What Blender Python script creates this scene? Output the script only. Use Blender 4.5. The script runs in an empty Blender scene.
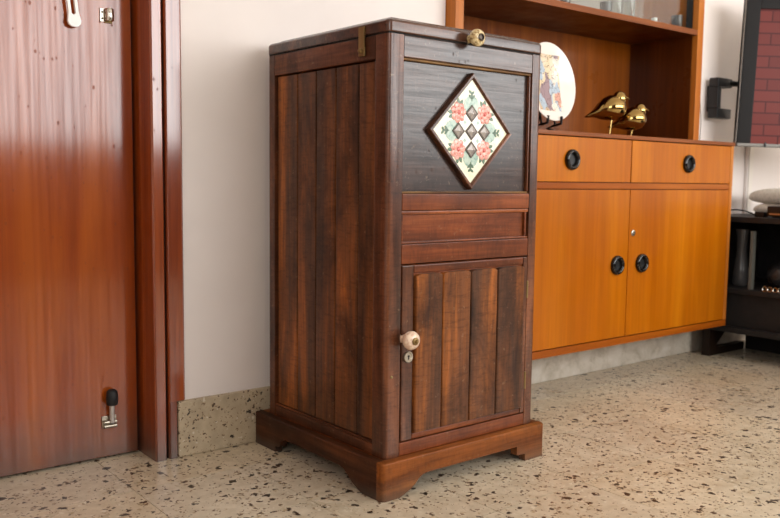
import bpy, bmesh, math, random
from mathutils import Vector, Matrix
random.seed(7)
sc = bpy.context.scene
COL = sc.collection
PI = math.pi

# ------------------------------------------------------------------ camera
CAMC = Vector((-1.14069, -1.98346, 0.71405))
_R = Vector((0.784139, -0.620479, 0.011488)); _U = Vector((0.048922, 0.080259, 0.995573)); _F = Vector((0.618654, 0.780105, -0.093289))
cd = bpy.data.cameras.new('camera'); cam = bpy.data.objects.new('camera', cd); COL.objects.link(cam)
cd.sensor_fit = 'HORIZONTAL'; cd.sensor_width = 36.0; cd.lens = 844.59 / 780 * 36
cd.clip_start = .05; cd.clip_end = 60
M = Matrix.Identity(4)
for i in range(3):
    M[i][0] = _R[i]; M[i][1] = _U[i]; M[i][2] = -_F[i]; M[i][3] = CAMC[i]
cam.matrix_world = M
cd.dof.use_dof = True; cd.dof.focus_distance = 2.05; cd.dof.aperture_fstop = 4.5
sc.camera = cam

# ------------------------------------------------------------------ world, lights, exposure
w = bpy.data.worlds.new('world'); sc.world = w; w.use_nodes = True
w.node_tree.nodes['Background'].inputs[0].default_value = (.80, .88, 1, 1)
w.node_tree.nodes['Background'].inputs[1].default_value = .6
sc.view_settings.view_transform = 'Standard'; sc.view_settings.look = 'None'
sc.view_settings.gamma = 1.0; sc.view_settings.use_curve_mapping = False
sc.view_settings.exposure = 0.0

RX0, RX1, RY0, RZ1 = -1.95, 5.3, -3.9, 2.75      # room extents; the photographed wall is y = 0
WIN = [(0.1, 5.05, .92, 2.35)]                   # window in the wall behind the camera
def area(name, loc, target, sx, sy, power, col):
    l = bpy.data.lights.new(name, 'AREA'); l.shape = 'RECTANGLE'; l.size = sx; l.size_y = sy
    l.energy = power; l.color = col
    o = bpy.data.objects.new(name, l); COL.objects.link(o); o.location = loc
    o.rotation_euler = (Vector(target) - Vector(loc)).to_track_quat('-Z', 'Y').to_euler()
    return o
x0, x1, z0, z1 = WIN[0]
area('window_daylight', ((x0 + x1) / 2, RY0 - .12, (z0 + z1) / 2), ((x0 + x1) / 2, 0, (z0 + z1) / 2), x1 - x0, z1 - z0, 175, (1, .995, .975))
area('side_fill', (RX0 - .12, -2.95, 1.6), (0, -2.95, 1.6), 1.3, 1.3, 34, (1, 1, .985))  # added fill lamp that brightens the cabinet's left side; no known window here

# ------------------------------------------------------------------ helpers
def s2l(c):
    return tuple((v / 12.92 if v <= .04045 else ((v + .055) / 1.055) ** 2.4) for v in [k / 255 for k in c]) + (1,)

class NT:
    def __init__(s, name):
        s.m = bpy.data.materials.new(name); s.m.use_nodes = True
        s.t = s.m.node_tree; s.b = s.t.nodes['Principled BSDF']
    def n(s, typ, ins=None, **kw):
        nd = s.t.nodes.new(typ)
        for k, v in kw.items(): setattr(nd, k, v)
        for k, v in (ins or {}).items():
            if isinstance(v, bpy.types.NodeSocket): s.t.links.new(v, nd.inputs[k])
            else: nd.inputs[k].default_value = v
        return nd
    def set(s, **kw):
        for k, v in kw.items():
            k = k.replace('_', ' ')
            if isinstance(v, bpy.types.NodeSocket): s.t.links.new(v, s.b.inputs[k])
            else: s.b.inputs[k].default_value = v
    def ramp(s, fac, stops, interp='LINEAR'):
        nd = s.n('ShaderNodeValToRGB', {'Fac': fac}); cr = nd.color_ramp; cr.interpolation = interp
        while len(cr.elements) < len(stops): cr.elements.new(.5)
        for e, (p, c) in zip(cr.elements, stops):
            e.position = p; e.color = c if len(c) == 4 else s2l(c)
        return nd.outputs[0]
    def mix(s, fac, a, b, mode='MIX'):
        nd = s.n('ShaderNodeMix', data_type='RGBA', blend_type=mode)
        for idx, v in ((0, fac), (6, a), (7, b)):
            if isinstance(v, bpy.types.NodeSocket): s.t.links.new(v, nd.inputs[idx])
            else: nd.inputs[idx].default_value = v
        return nd.outputs[2]
    def math(s, op, a, b=0.0, clamp=False):
        nd = s.n('ShaderNodeMath', operation=op, use_clamp=clamp)
        for i, v in enumerate((a, b)):
            if isinstance(v, bpy.types.NodeSocket): s.t.links.new(v, nd.inputs[i])
            else: nd.inputs[i].default_value = v
        return nd.outputs[0]
    def noise(s, vec, scale, detail=4, rough=.55, dist=0.0):
        return s.n('ShaderNodeTexNoise', {'Vector': vec, 'Scale': scale, 'Detail': detail, 'Roughness': rough, 'Distortion': dist}).outputs[0]
    def coords(s, scale=(1, 1, 1), rnd=0.0):
        tc = s.n('ShaderNodeTexCoord').outputs['Object']
        if rnd:
            oi = s.n('ShaderNodeObjectInfo').outputs['Random']
            v = s.n('ShaderNodeCombineXYZ', {0: s.math('MULTIPLY', oi, 7.3 * rnd), 1: s.math('MULTIPLY', oi, 13.7 * rnd), 2: s.math('MULTIPLY', oi, 29.1 * rnd)}).outputs[0]
            tc = s.n('ShaderNodeVectorMath', {0: tc, 1: v}, operation='ADD').outputs[0]
        return s.n('ShaderNodeMapping', {'Vector': tc, 'Scale': scale}).outputs[0]
    def bump(s, h, strength, dist=.002):
        s.set(Normal=s.n('ShaderNodeBump', {'Height': h, 'Strength': strength, 'Distance': dist}).outputs[0])

def plain(name, col, rough=.5, metal=0, **kw):
    t = NT(name); t.set(Base_Color=s2l(col), Roughness=rough, Metallic=metal, **kw); return t.m

def wood(name, stops, axis='z', cross=14, along=1.1, rough=.35, coat=0.0, coat_rough=.1, fine=.35, bump=.15, rnd=1.0, scuff=0.0, dents=0.0, age=0.0, dust=0.0):
    t = NT(name)
    sc_ = {'z': (cross, cross, along), 'x': (along, cross, cross), 'y': (cross, along, cross)}[axis]
    v = t.coords(sc_, rnd)
    big = t.noise(v, 1.0, 5, .6, .6)
    col = t.ramp(big, stops)
    sf = {'z': (cross * 9, cross * 9, along * 3), 'x': (along * 3, cross * 9, cross * 9), 'y': (cross * 9, along * 3, cross * 9)}[axis]
    vf = t.coords(sf, rnd)
    fn = t.noise(vf, 1.0, 3, .6)
    dk = t.ramp(fn, [(.30, (1 - fine, 1 - fine, 1 - fine, 1)), (.62, (1, 1, 1, 1))])
    col = t.mix(1.0, col, dk, 'MULTIPLY')
    cl = t.noise(t.coords((9, 9, 9), rnd), 1.0, 4, .6)
    r = t.n('ShaderNodeMapRange', {0: cl, 1: .3, 2: .7, 3: rough * .8, 4: rough * 1.3}).outputs[0]
    if age:      # blotches of old varnish, crosswise scratches
        bl = t.noise(t.coords((5, 5, 3.2), rnd), 1.0, 6, .68, .8)
        col = t.mix(1.0, col, t.ramp(bl, [(.32, (1 - age, 1 - age, 1 - age * .9, 1)), (.52, (1, 1, 1, 1)), (.72, (1 + age * .45, 1 + age * .42, 1 + age * .4, 1))]), 'MULTIPLY')
        sc2 = {'z': (28, 28, 150), 'x': (150, 28, 28), 'y': (28, 150, 28)}[axis]
        cs = t.noise(t.coords(sc2, rnd), 1.0, 3, .7)
        col = t.mix(1.0, col, t.ramp(cs, [(.30, (1 - age * .5,) * 3 + (1,)), (.5, (1, 1, 1, 1))]), 'MULTIPLY')
        sp = t.noise(t.coords((70, 70, 70), rnd), 1.0, 4, .7)
        col = t.mix(t.ramp(sp, [(.62, (0, 0, 0, 1)), (.74, (age * .6,) * 3 + (1,))]), col, s2l((150, 120, 92)))
    if scuff:
        z = t.n('ShaderNodeSeparateXYZ', {0: t.n('ShaderNodeTexCoord').outputs['Object']}).outputs[2]
        g = t.n('ShaderNodeMapRange', {0: t.math('ADD', z, t.math('MULTIPLY', t.math('SUBTRACT', cl, .5), scuff * .8)), 1: 0.0, 2: scuff, 3: .75, 4: 0.0}).outputs[0]
        col = t.mix(g, col, s2l((78, 68, 60)))
    t.set(Base_Color=col, Roughness=r)
    if coat: t.b.inputs['Specular IOR Level'].default_value = .12
    if dust or age:
        d = dust or age * .8
        cw = t.ramp(fn, [(.34, (coat * (1 - d),) * 3 + (1,)), (.6, (coat,) * 3 + (1,))])
        vo = t.n('ShaderNodeTexVoronoi', {'Vector': t.coords((1, 1, .6)), 'Scale': 105.0})
        rr = t.n('ShaderNodeSeparateColor', {0: vo.outputs['Color']}).outputs[0]
        spot = t.math('LESS_THAN', vo.outputs['Distance'], t.n('ShaderNodeMapRange', {0: rr, 1: .86, 2: 1.0, 3: 0.0, 4: .34}).outputs[0])
        cw = t.math('MULTIPLY', cw, t.math('SUBTRACT', 1.0, t.math('MULTIPLY', spot, .75)))
        t.set(Coat_Weight=cw)
        if dust: t.set(Base_Color=t.mix(t.math('MULTIPLY', spot, .22), col, s2l((58, 44, 38))))
    else: t.b.inputs['Coat Weight'].default_value = coat
    t.b.inputs['Coat Roughness'].default_value = coat_rough
    if dust: t.b.inputs['Coat IOR'].default_value = 1.62 if dust > .3 else 1.8
    h = fn
    if dents:
        h = t.math('ADD', t.math('MULTIPLY', fn, .5), t.math('MULTIPLY', cl, dents))
    t.bump(h, bump)
    return t.m

def link(name, me, mat, parent=None):
    o = bpy.data.objects.new(name, me); COL.objects.link(o)
    for m in (mat if isinstance(mat, (list, tuple)) else [mat]):
        if m is not None and len(me.materials) < (len(mat) if isinstance(mat, (list, tuple)) else 1): me.materials.append(m)
    if parent: o.parent = parent
    return o
def mk(name, bm, mat, parent=None, smooth=None):
    bmesh.ops.recalc_face_normals(bm, faces=bm.faces)
    me = bpy.data.meshes.new(name); bm.to_mesh(me); bm.free()
    if smooth is not None:
        for p in me.polygons: p.use_smooth = True
        if smooth < 180: me.set_sharp_from_angle(angle=math.radians(smooth))
    o = link(name, me, mat, parent)
    if smooth == 40 or smooth == 35:
        wn = o.modifiers.new('weighted', 'WEIGHTED_NORMAL'); wn.keep_sharp = True
    return o
def bx(bm, x0, x1, y0, y1, z0, z1, bev=0.0, seg=2):
    v = [bm.verts.new((x, y, z)) for z in (z0, z1) for y in (y0, y1) for x in (x0, x1)]
    f = [bm.faces.new([v[i] for i in q]) for q in ((0, 2, 3, 1), (4, 5, 7, 6), (0, 1, 5, 4), (2, 6, 7, 3), (0, 4, 6, 2), (1, 3, 7, 5))]
    if bev:
        ed = list({e for q in f for e in q.edges})
        bmesh.ops.bevel(bm, geom=ed, offset=bev, segments=seg, profile=.5, affect='EDGES')
def box(name, x0, x1, y0, y1, z0, z1, mat, parent=None, bev=.002, seg=2):
    bm = bmesh.new(); bx(bm, x0, x1, y0, y1, z0, z1, bev, seg)
    return mk(name, bm, mat, parent, 40 if bev else None)
def prism(bm, prof, a, b, axis):
    """extrude a closed 2-D outline along an axis. axis z: (x,y); x: (y,z); y: (x,z)"""
    def P(u, v, w): return {'z': (u, v, w), 'x': (w, u, v), 'y': (u, w, v)}[axis]
    lo = [bm.verts.new(P(u, v, a)) for u, v in prof]; hi = [bm.verts.new(P(u, v, b)) for u, v in prof]
    n = len(prof); bm.faces.new(lo); bm.faces.new(hi)
    for i in range(n): bm.faces.new((lo[i], lo[(i + 1) % n], hi[(i + 1) % n], hi[i]))
def lathe(bm, prof, n=32, axis='z', c=(0, 0, 0), a0=0.0):
    """prof: (radius, height) list; axis: direction of height ('-y' = towards the viewer)"""
    def P(r, h, t):
        u, v = r * math.cos(t), r * math.sin(t)
        d = {'z': (u, v, h), '-y': (u, -h, v), 'x': (h, u, v), '-x': (-h, u, v)}[axis]
        return (c[0] + d[0], c[1] + d[1], c[2] + d[2])
    rings = []
    for r, h in prof:
        if r < 1e-6: rings.append([bm.verts.new(P(0, h, 0))])
        else: rings.append([bm.verts.new(P(r, h, a0 + 2 * PI * i / n)) for i in range(n)])
    for A, B in zip(rings, rings[1:]):
        for i in range(n):
            j = (i + 1) % n
            if len(A) == 1 and len(B) == 1: continue
            if len(A) == 1: bm.faces.new((A[0], B[i], B[j]))
            elif len(B) == 1: bm.faces.new((A[i], A[j], B[0]))
            else: bm.faces.new((A[i], A[j], B[j], B[i]))
def tube(bm, pts, r, n=8):
    pts = [Vector(p) for p in pts]; rings = []
    for i, p in enumerate(pts):
        d = (pts[min(i + 1, len(pts) - 1)] - pts[max(i - 1, 0)]).normalized()
        a = d.orthogonal().normalized() if i == 0 else (a - d * a.dot(d)).normalized()
        b = d.cross(a); rr = r[i] if isinstance(r, (list, tuple)) else r
        rings.append([bm.verts.new(p + (a * math.cos(2 * PI * k / n) + b * math.sin(2 * PI * k / n)) * rr) for k in range(n)])
    for A, B in zip(rings, rings[1:]):
        for k in range(n): bm.faces.new((A[k], A[(k + 1) % n], B[(k + 1) % n], B[k]))
    bm.faces.new(rings[0]); bm.faces.new(rings[-1])
def ellipsoid(bm, c, r, rot=None, u=20, v=12):
    m = Matrix.Translation(c) @ (rot or Matrix.Identity(4)) @ Matrix.Diagonal((*r, 1))
    bmesh.ops.create_uvsphere(bm, u_segments=u, v_segments=v, radius=1, matrix=m)
def thing(name, label, cat, loc=(0, 0, 0), rz=0.0, group=None):
    o = bpy.data.objects.new(name, None); COL.objects.link(o); o.location = loc; o.rotation_euler = (0, 0, rz)
    o.empty_display_size = .05
    tag(o, label, cat, group); return o
def tag(o, label, cat, group=None):
    o['label'] = label; o['category'] = cat
    if group: o['group'] = group
    return o
def struct(o, label=None):
    o['kind'] = 'structure'
    if label: o['label'] = label
    return o

# ------------------------------------------------------------------ materials
def wall_mat():
    t = NT('wall_paint'); v = t.coords()
    a = t.noise(v, 1.6, 4, .6); b = t.noise(v, 35, 4, .6)
    col = t.ramp(a, [(.3, (228, 218, 212)), (.7, (238, 229, 224))])
    t.set(Base_Color=col, Roughness=.62); t.bump(b, .12, .003); return t.m
M_WALL = wall_mat()
M_CEIL = plain('ceiling_paint', (240, 234, 226), .8)
def terrazzo(name, base, base2, chips=1.0, dirt=.0, rough=.3, fine=1.0):
    t = NT(name)
    pos = t.n('ShaderNodeNewGeometry').outputs['Position']
    wob = t.n('ShaderNodeTexNoise', {'Vector': pos, 'Scale': 70.0 * fine, 'Detail': 3.0}).outputs['Color']
    wv = t.n('ShaderNodeVectorMath', {0: wob, 1: (.5, .5, .5)}, operation='SUBTRACT').outputs[0]
    wv = t.n('ShaderNodeVectorMath', {0: wv, 'Scale': .030 / fine}, operation='SCALE').outputs[0]
    p2 = t.n('ShaderNodeVectorMath', {0: pos, 1: wv}, operation='ADD').outputs[0]
    oi = t.n('ShaderNodeObjectInfo').outputs['Random']
    big = t.noise(pos, 2.2, 5, .65)
    mid = t.noise(pos, 30, 4, .6)
    col = t.ramp(t.math('ADD', t.math('MULTIPLY', big, .55), t.math('MULTIPLY', mid, .45)), [(.34, base2), (.62, base)])
    tint = t.ramp(oi, [(0, (244, 240, 236)), (.5, (255, 248, 238)), (1, (248, 246, 246))])
    col = t.mix(.8, col, tint, 'MULTIPLY')
    def layer(col, scale, frac, rmax, colour, soft=.05):
        scale *= fine
        vo = t.n('ShaderNodeTexVoronoi', {'Vector': p2, 'Scale': scale, 'Randomness': 1.0})
        rr = t.n('ShaderNodeSeparateColor', {0: vo.outputs['Color']}).outputs[0]
        rad = t.n('ShaderNodeMapRange', {0: rr, 1: 1 - frac, 2: 1.0, 3: -.12, 4: rmax}, clamp=False).outputs[0]
        mk_ = t.n('ShaderNodeMapRange', {0: t.math('SUBTRACT', rad, vo.outputs['Distance']), 1: -soft, 2: soft, 3: 0.0, 4: 1.0}).outputs[0]
        return t.mix(mk_, col, colour)
    col = layer(col, 80, .5 * chips, .45, s2l((178, 158, 126)))
    col = layer(col, 70, .25 * chips, .42, s2l((212, 202, 182)))
    col = layer(col, 115, .42 * chips, .50, s2l((118, 92, 64)))
    col = layer(col, 82, .30 * chips, .52, s2l((84, 62, 42)))
    col = layer(col, 54, .22 * chips, .56, s2l((56, 43, 31)))
    if dirt:
        z = t.n('ShaderNodeSeparateXYZ', {0: pos}).outputs[2]
        d = t.noise(pos, 9, 5, .65)
        col = t.mix(t.n('ShaderNodeMapRange', {0: d, 1: .45, 2: .75, 3: 0.0, 4: dirt}).outputs[0], col, s2l((96, 84, 68)))
    t.set(Base_Color=col, Roughness=t.n('ShaderNodeMapRange', {0: big, 1: .3, 2: .7, 3: rough * .8, 4: rough * 1.4}).outputs[0])
    t.bump(mid, .08, .002)
    return t.m
M_TERR = terrazzo('terrazzo', (218, 208, 187), (186, 173, 149))
M_SKIRT = terrazzo('terrazzo_skirting', (206, 192, 166), (176, 160, 134), chips=.75, dirt=.35, rough=.55, fine=1.5)
M_GROUT = plain('tile_joint', (92, 80, 64), .9)
def skirt_paint():
    t = NT('skirting_whitewash'); v = t.coords()
    a = t.noise(v, 12, 6, .7, .4)
    col = t.ramp(a, [(.30, (158, 146, 128)), (.50, (192, 182, 166)), (.7, (206, 198, 186))])
    t.set(Base_Color=col, Roughness=.6); return t.m
M_SKIRT_W = skirt_paint()

DOORW = [(.25, (116, 42, 2)), (.5, (146, 62, 5)), (.75, (172, 84, 14))]
M_DOOR = wood('door_veneer', DOORW, 'z', 10, .7, .5, 1.0, .12, .16, .05, 0.0, scuff=.16, dust=.45)
M_FRAME = wood('door_frame_wood', [(.25, (112, 42, 8)), (.5, (142, 60, 14)), (.75, (168, 82, 26))], 'z', 16, .8, .45, 1.0, .12, .25, .08, scuff=.10, dust=.15)
ANT = [(.27, (54, 34, 24)), (.42, (92, 58, 38)), (.56, (124, 72, 36)), (.70, (178, 102, 42))]
ANTD = [(.27, (52, 30, 20)), (.5, (92, 52, 32)), (.73, (134, 76, 42))]
ANTR = [(.27, (80, 38, 18)), (.5, (126, 62, 26)), (.73, (166, 90, 40))]
M_PLANK = wood('antique_plank', ANT, 'z', 14, 1.5, .42, .35, .26, .3, .25, 1.0, dents=.8, age=.65)
M_POST = wood('antique_post', ANTD, 'z', 18, 1.8, .40, .9, .2, .3, .25, 1.0, dents=.9, age=.65)
M_RAIL = wood('antique_rail', ANTR, 'x', 18, 1.8, .42, .5, .22, .3, .25, 1.0, dents=.9, age=.45)
M_RAILT = wood('antique_rail_dark', [(.27, (44, 26, 18)), (.5, (72, 42, 28)), (.75, (112, 66, 40))], 'x', 18, 1.8, .40, 1.0, .2, .3, .3, 1.0, dents=.9, age=.45)
M_RAILY = wood('antique_rail_deep', ANTD, 'y', 18, 1.8, .42, .3, .26, .3, .25, 1.0, dents=.9, age=.65)
M_TOPP = wood('antique_top_panel', [(.25, (36, 22, 16)), (.5, (54, 33, 24)), (.78, (78, 50, 36))], 'x', 26, 2.5, .42, 1.0, .22, .4, .35, 1.0, dents=.6, age=.45)
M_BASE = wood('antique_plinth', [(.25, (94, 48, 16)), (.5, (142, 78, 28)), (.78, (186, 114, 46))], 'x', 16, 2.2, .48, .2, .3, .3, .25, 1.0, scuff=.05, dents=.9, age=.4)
M_BASE_SHADE = wood('antique_plinth_side', [(.25, (44, 24, 14)), (.5, (72, 40, 22)), (.78, (102, 58, 30))], 'y', 16, 2.2, .5, .15, .3, .3, .25, 1.0, scuff=.03, dents=.9, age=.4)  # plinth wood darkened to carry the side's shadow in its colour
M_DARK = plain('dark_gap', (18, 10, 7), .8)
M_BEAD = wood('worn_bead', [(.3, (80, 48, 26)), (.7, (150, 112, 66))], 'x', 30, 6, .5, .2, .3, .3, .1)
TEAK = [(.25, (160, 80, 2)), (.5, (180, 98, 4)), (.75, (202, 120, 14))]
M_TEAK = wood('teak_veneer', TEAK, 'z', 9, .6, .36, .25, .2, .16, .05, 1.0)
M_TEAKE = wood('teak_edge', [(.25, (112, 56, 20)), (.5, (136, 74, 32)), (.75, (158, 94, 44))], 'x', 14, 1.0, .4, .2, .2, .2, .05, 1.0)
M_TEAKV = wood('teak_edge_upright', [(.25, (166, 90, 28)), (.5, (188, 110, 40)), (.75, (206, 130, 54))], 'z', 14, 1.0, .4, .2, .2, .2, .05, 1.0)
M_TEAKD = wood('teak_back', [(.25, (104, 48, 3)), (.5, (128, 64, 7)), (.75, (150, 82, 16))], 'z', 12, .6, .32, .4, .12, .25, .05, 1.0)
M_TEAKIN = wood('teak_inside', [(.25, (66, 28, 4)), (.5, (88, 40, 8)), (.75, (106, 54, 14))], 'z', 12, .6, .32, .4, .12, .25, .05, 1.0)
M_TEAKH = wood('teak_rail', [(.25, (138, 64, 6)), (.5, (158, 80, 12)), (.75, (178, 98, 22))], 'x', 14, 1.0, .4, .2, .2, .2, .05, 1.0)
M_EBONY = plain('black_glossy', (16, 13, 12), .08)
M_BLACK = plain('black_plastic', (14, 14, 15), .4)
M_RUBBER = plain('black_rubber', (20, 20, 22), .6)
M_CHROME = plain('chrome', (210, 205, 195), .18, 1)
M_STEEL = plain('worn_steel', (176, 168, 154), .3, 1)
M_BRASS = plain('aged_brass', (140, 116, 74), .5, .85)
M_BIRD = plain('polished_brass', (168, 140, 86), .06, 1)
M_WHITEP = plain('white_plastic', (248, 246, 242), .4)
def ceramic(name, c1, c2, c3):
    t = NT(name); v = t.coords()
    a = t.noise(v, 150, 3, .6); b = t.noise(v, 60, 3)
    col = t.ramp(a, [(.40, c2), (.52, c1)]); col = t.mix(t.ramp(b, [(.5, (0, 0, 0, 1)), (.62, (1, 1, 1, 1))]), col, s2l(c3))
    t.set(Base_Color=col, Roughness=.2); return t.m
M_KNOBY = ceramic('cream_ceramic', (226, 206, 158), (150, 124, 84), (190, 158, 104))
M_KNOBP = ceramic('pink_ceramic', (232, 208, 184), (214, 176, 150), (226, 192, 166))
M_TILE = ceramic('tile_glaze', (240, 236, 212), (236, 230, 202), (232, 230, 194))
M_PINK = ceramic('rose_glaze', (234, 172, 158), (218, 136, 126), (240, 196, 184))
M_PINKD = ceramic('rose_heart', (216, 112, 104), (196, 88, 84), (226, 136, 124))
M_GREEN = plain('leaf_glaze', (74, 104, 74), .25)
M_MINT = ceramic('mint_glaze', (160, 184, 168), (128, 158, 142), (182, 198, 180))
M_TWHITE = plain('white_glaze', (244, 240, 230), .2)
M_GEM = plain('smoky_mirror', (176, 170, 166), .3, .6)
M_GEMF = plain('pewter_rim', (74, 64, 56), .35, .6)
def glass_mat():
    t = NT('clear_glass'); t.t.nodes.remove(t.b)
    tr = t.n('ShaderNodeBsdfTransparent', {0: (.93, .95, .94, 1)}); gl = t.n('ShaderNodeBsdfGlossy', {0: (1, 1, 1, 1), 'Roughness': .02})
    bf = t.n('ShaderNodeNewGeometry').outputs['Backfacing']
    fr = t.n('ShaderNodeFresnel', {0: t.math('SUBTRACT', 1.5, t.math('MULTIPLY', bf, 1.5 - 1 / 1.5))})
    mx = t.n('ShaderNodeMixShader', {0: fr.outputs[0], 1: tr.outputs[0], 2: gl.outputs[0]})
    t.t.links.new(mx.outputs[0], t.t.nodes['Material Output'].inputs[0]); return t.m
M_GLASS = glass_mat()

# ------------------------------------------------------------------ room shell
PITCH = .2905; TX0 = -.43; TY0 = -.74
sl = struct(box('floor', RX0 - .1, RX1 + .1, RY0 - .1, .60, -.12, -.0125, M_GROUT, None, 0), 'speckled beige terrazzo tile floor')
bm = bmesh.new(); g = .0008; bx(bm, g, PITCH - g, g, PITCH - g, -.012, 0, 0)
bmesh.ops.recalc_face_normals(bm, faces=bm.faces)
tile_me = bpy.data.meshes.new('floor_tile'); bm.to_mesh(tile_me); bm.free(); tile_me.materials.append(M_TERR)
i0 = math.floor((RX0 - TX0) / PITCH); i1 = math.ceil((RX1 - TX0) / PITCH)
j0 = math.floor((RY0 - TY0) / PITCH); j1 = math.ceil((.25 - TY0) / PITCH)
cells = [(i, j) for i in range(i0, i1) for j in range(j0, j1)]
def near(c): x = TX0 + (c[0] + .5) * PITCH; y = TY0 + (c[1] + .5) * PITCH; return (Vector((x, y, 0)) - Vector((.5, -.4, 0))).length
cells.sort(key=near)
for i, j in cells[:300]:
    o = bpy.data.objects.new('floor_tile', tile_me); COL.objects.link(o); o.parent = sl
    o.location = (TX0 + i * PITCH, TY0 + j * PITCH, random.uniform(-.0001, 0))
if cells[300:]:
    bm = bmesh.new()
    for i, j in cells[300:]:
        X, Y = TX0 + i * PITCH, TY0 + j * PITCH; bx(bm, X + g, X + PITCH - g, Y + g, Y + PITCH - g, -.012, 0)
    rest = mk('floor_tile_rest', bm, M_TERR, sl); rest['kind'] = 'stuff'

WY = .006                                             # painted wall face
DX0, DX1, DZ = -1.25, -.231, 2.12                     # outer size of the door frame
bm = bmesh.new()
bx(bm, RX0 - .1, DX0, WY, .24, 0, RZ1); bx(bm, DX0, DX1, WY, .24, DZ, RZ1); ax0, ax1, az0, az1 = .6445, 2.0055, .147, 1.962       # shallow alcove that takes the back of the teak unit
bx(bm, DX1 - .004, ax0, WY, .36, 0, RZ1); bx(bm, ax1, RX1 + .1, WY, .36, 0, RZ1); bx(bm, ax0, ax1, WY, .36, 0, az0); bx(bm, ax0, ax1, WY, .36, az1, RZ1); bx(bm, ax0, ax1, .30, .36, az0, az1)
struct(mk('wall_back', bm, M_WALL), 'warm white painted wall behind the cabinet')
struct(box('wall_beyond', RX0 - .1, .3, .55, .60, 0, RZ1, M_WALL, None, 0))
bm = bmesh.new()
bx(bm, RX0 - .1, RX0, RY0, -3.6, 0, RZ1); bx(bm, RX0 - .1, RX0, -2.3, WY, 0, RZ1); bx(bm, RX0 - .1, RX0, -3.6, -2.3, 0, .95); bx(bm, RX0 - .1, RX0, -3.6, -2.3, 2.25, RZ1)
struct(mk('wall_left', bm, M_WALL))
bm = bmesh.new()
bx(bm, RX0 - .08, RX0 - .03, -3.6, -3.56, .95, 2.25); bx(bm, RX0 - .08, RX0 - .03, -2.34, -2.3, .95, 2.25); bx(bm, RX0 - .08, RX0 - .03, -3.56, -2.34, .95, .99); bx(bm, RX0 - .08, RX0 - .03, -3.56, -2.34, 2.21, 2.25); bx(bm, RX0 - .08, RX0 - .03, -2.97, -2.93, .99, 2.21)
struct(mk('added_side_window', bm, M_WHITEP))  # frame added around the opening for the side fill lamp
struct(box('wall_right', RX1, RX1 + .12, RY0, WY, 0, RZ1, M_WALL, None, 0))
struct(box('ceiling', RX0 - .12, RX1 + .12, RY0 - .1, .60, RZ1, RZ1 + .1, M_CEIL, None, 0))
wx0, wx1, wz0, wz1 = WIN[0]
bm = bmesh.new()
bx(bm, RX0 - .1, wx0, RY0 - .1, RY0, 0, RZ1); bx(bm, wx1, RX1 + .1, RY0 - .1, RY0, 0, RZ1)
bx(bm, wx0, wx1, RY0 - .1, RY0, 0, wz0); bx(bm, wx0, wx1, RY0 - .1, RY0, wz1, RZ1)
struct(mk('wall_front', bm, wood('unseen_dark_panelling', [(.3, (70, 48, 34)), (.7, (96, 68, 48))], 'z', 8, .6, .5)))  # unseen wall; dark panelling invented to dim its reflection in the door
bm = bmesh.new(); fw = .035
bx(bm, wx0, wx1, RY0 - .09, RY0 - .03, wz0, wz0 + fw); bx(bm, wx0, wx1, RY0 - .09, RY0 - .03, wz1 - fw, wz1)
bx(bm, wx0, wx0 + fw, RY0 - .09, RY0 - .03, wz0, wz1); bx(bm, wx1 - fw, wx1, RY0 - .09, RY0 - .03, wz0, wz1)
for xm in (2.2,):
    bx(bm, xm - .02, xm + .02, RY0 - .09, RY0 - .03, wz0, wz1)
struct(mk('window_1', bm, M_WHITEP))
# skirting
bm = bmesh.new(); bx(bm, -.252, .298, -.004, .01, 0, .146, .004)
struct(mk('baseboard_left', bm, M_SKIRT, None, 40), 'mottled terrazzo skirting beside the door frame')
struct(box('baseboard_back', .300, RX1, -.004, .01, 0, .147, M_SKIRT_W, None, .004), 'smudged whitewashed skirting under the sideboard')
struct(box('baseboard_far', RX0, DX0, -.004, .01, 0, .146, M_SKIRT, None, .004))

# door frame (trim) and door
tr = bpy.data.objects.new('trim_1', None); COL.objects.link(tr); struct(tr, 'glossy brown wooden door frame')
def jamb_prof(s):     # plan outline of one upright, mirrored by s about its opening edge at x = 0 (solid towards +x)
    p = [(0, 0.0), (.003, -.004), (.026, -.004), (.030, 0), (.030, .012), (.032, .24), (.0, .24)]
    return p
JX = -.312
bm = bmesh.new(); prism(bm, [(JX, .002), (JX + .004, -.003), (JX + .026, -.003), (JX + .0295, .001), (JX + .0295, .24), (JX, .24)], 0, DZ, 'z'); mk('jamb', bm, M_FRAME, tr)
bm = bmesh.new(); prism(bm, [(JX + .0295, .010), (JX + .036, .010), (JX + .036, .08), (JX + .0295, .08)], 0, DZ, 'z'); mk('jamb_groove', bm, M_DARK, tr)
bm = bmesh.new(); prism(bm, [(JX + .036, .002), (JX + .040, -.003), (DX1 - .006, -.003), (DX1, .003), (DX1, .03), (JX + .036, .03)], .148, DZ, 'z'); mk('architrave', bm, M_FRAME, tr)
bm = bmesh.new(); prism(bm, [(JX + .036, .002), (JX + .040, -.003), (-.256, -.003), (-.2525, .003), (-.2525, .03), (JX + .036, .03)], 0, .148, 'z'); mk('architrave_foot', bm, M_FRAME, tr)
bm = bmesh.new(); prism(bm, [(DX0, 0), (DX0 + .08, 0), (DX0 + .08, .24), (DX0, .24)], 0, DZ, 'z'); mk('jamb', bm, M_FRAME, tr)
box('head', DX0 + .08, JX, 0, .24, DZ - .08, DZ, M_FRAME, tr)
dr = bpy.data.objects.new('door_1', None); COL.objects.link(dr); dr.location = (-.74, .096, 0); struct(dr, 'glossy orange brown veneered wooden door')
def dl(x): return x + .74
box('door_leaf', dl(DX0 + .082), dl(JX - .008), 0, .036, .006, DZ - .084, M_DOOR, dr, .0025)
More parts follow.
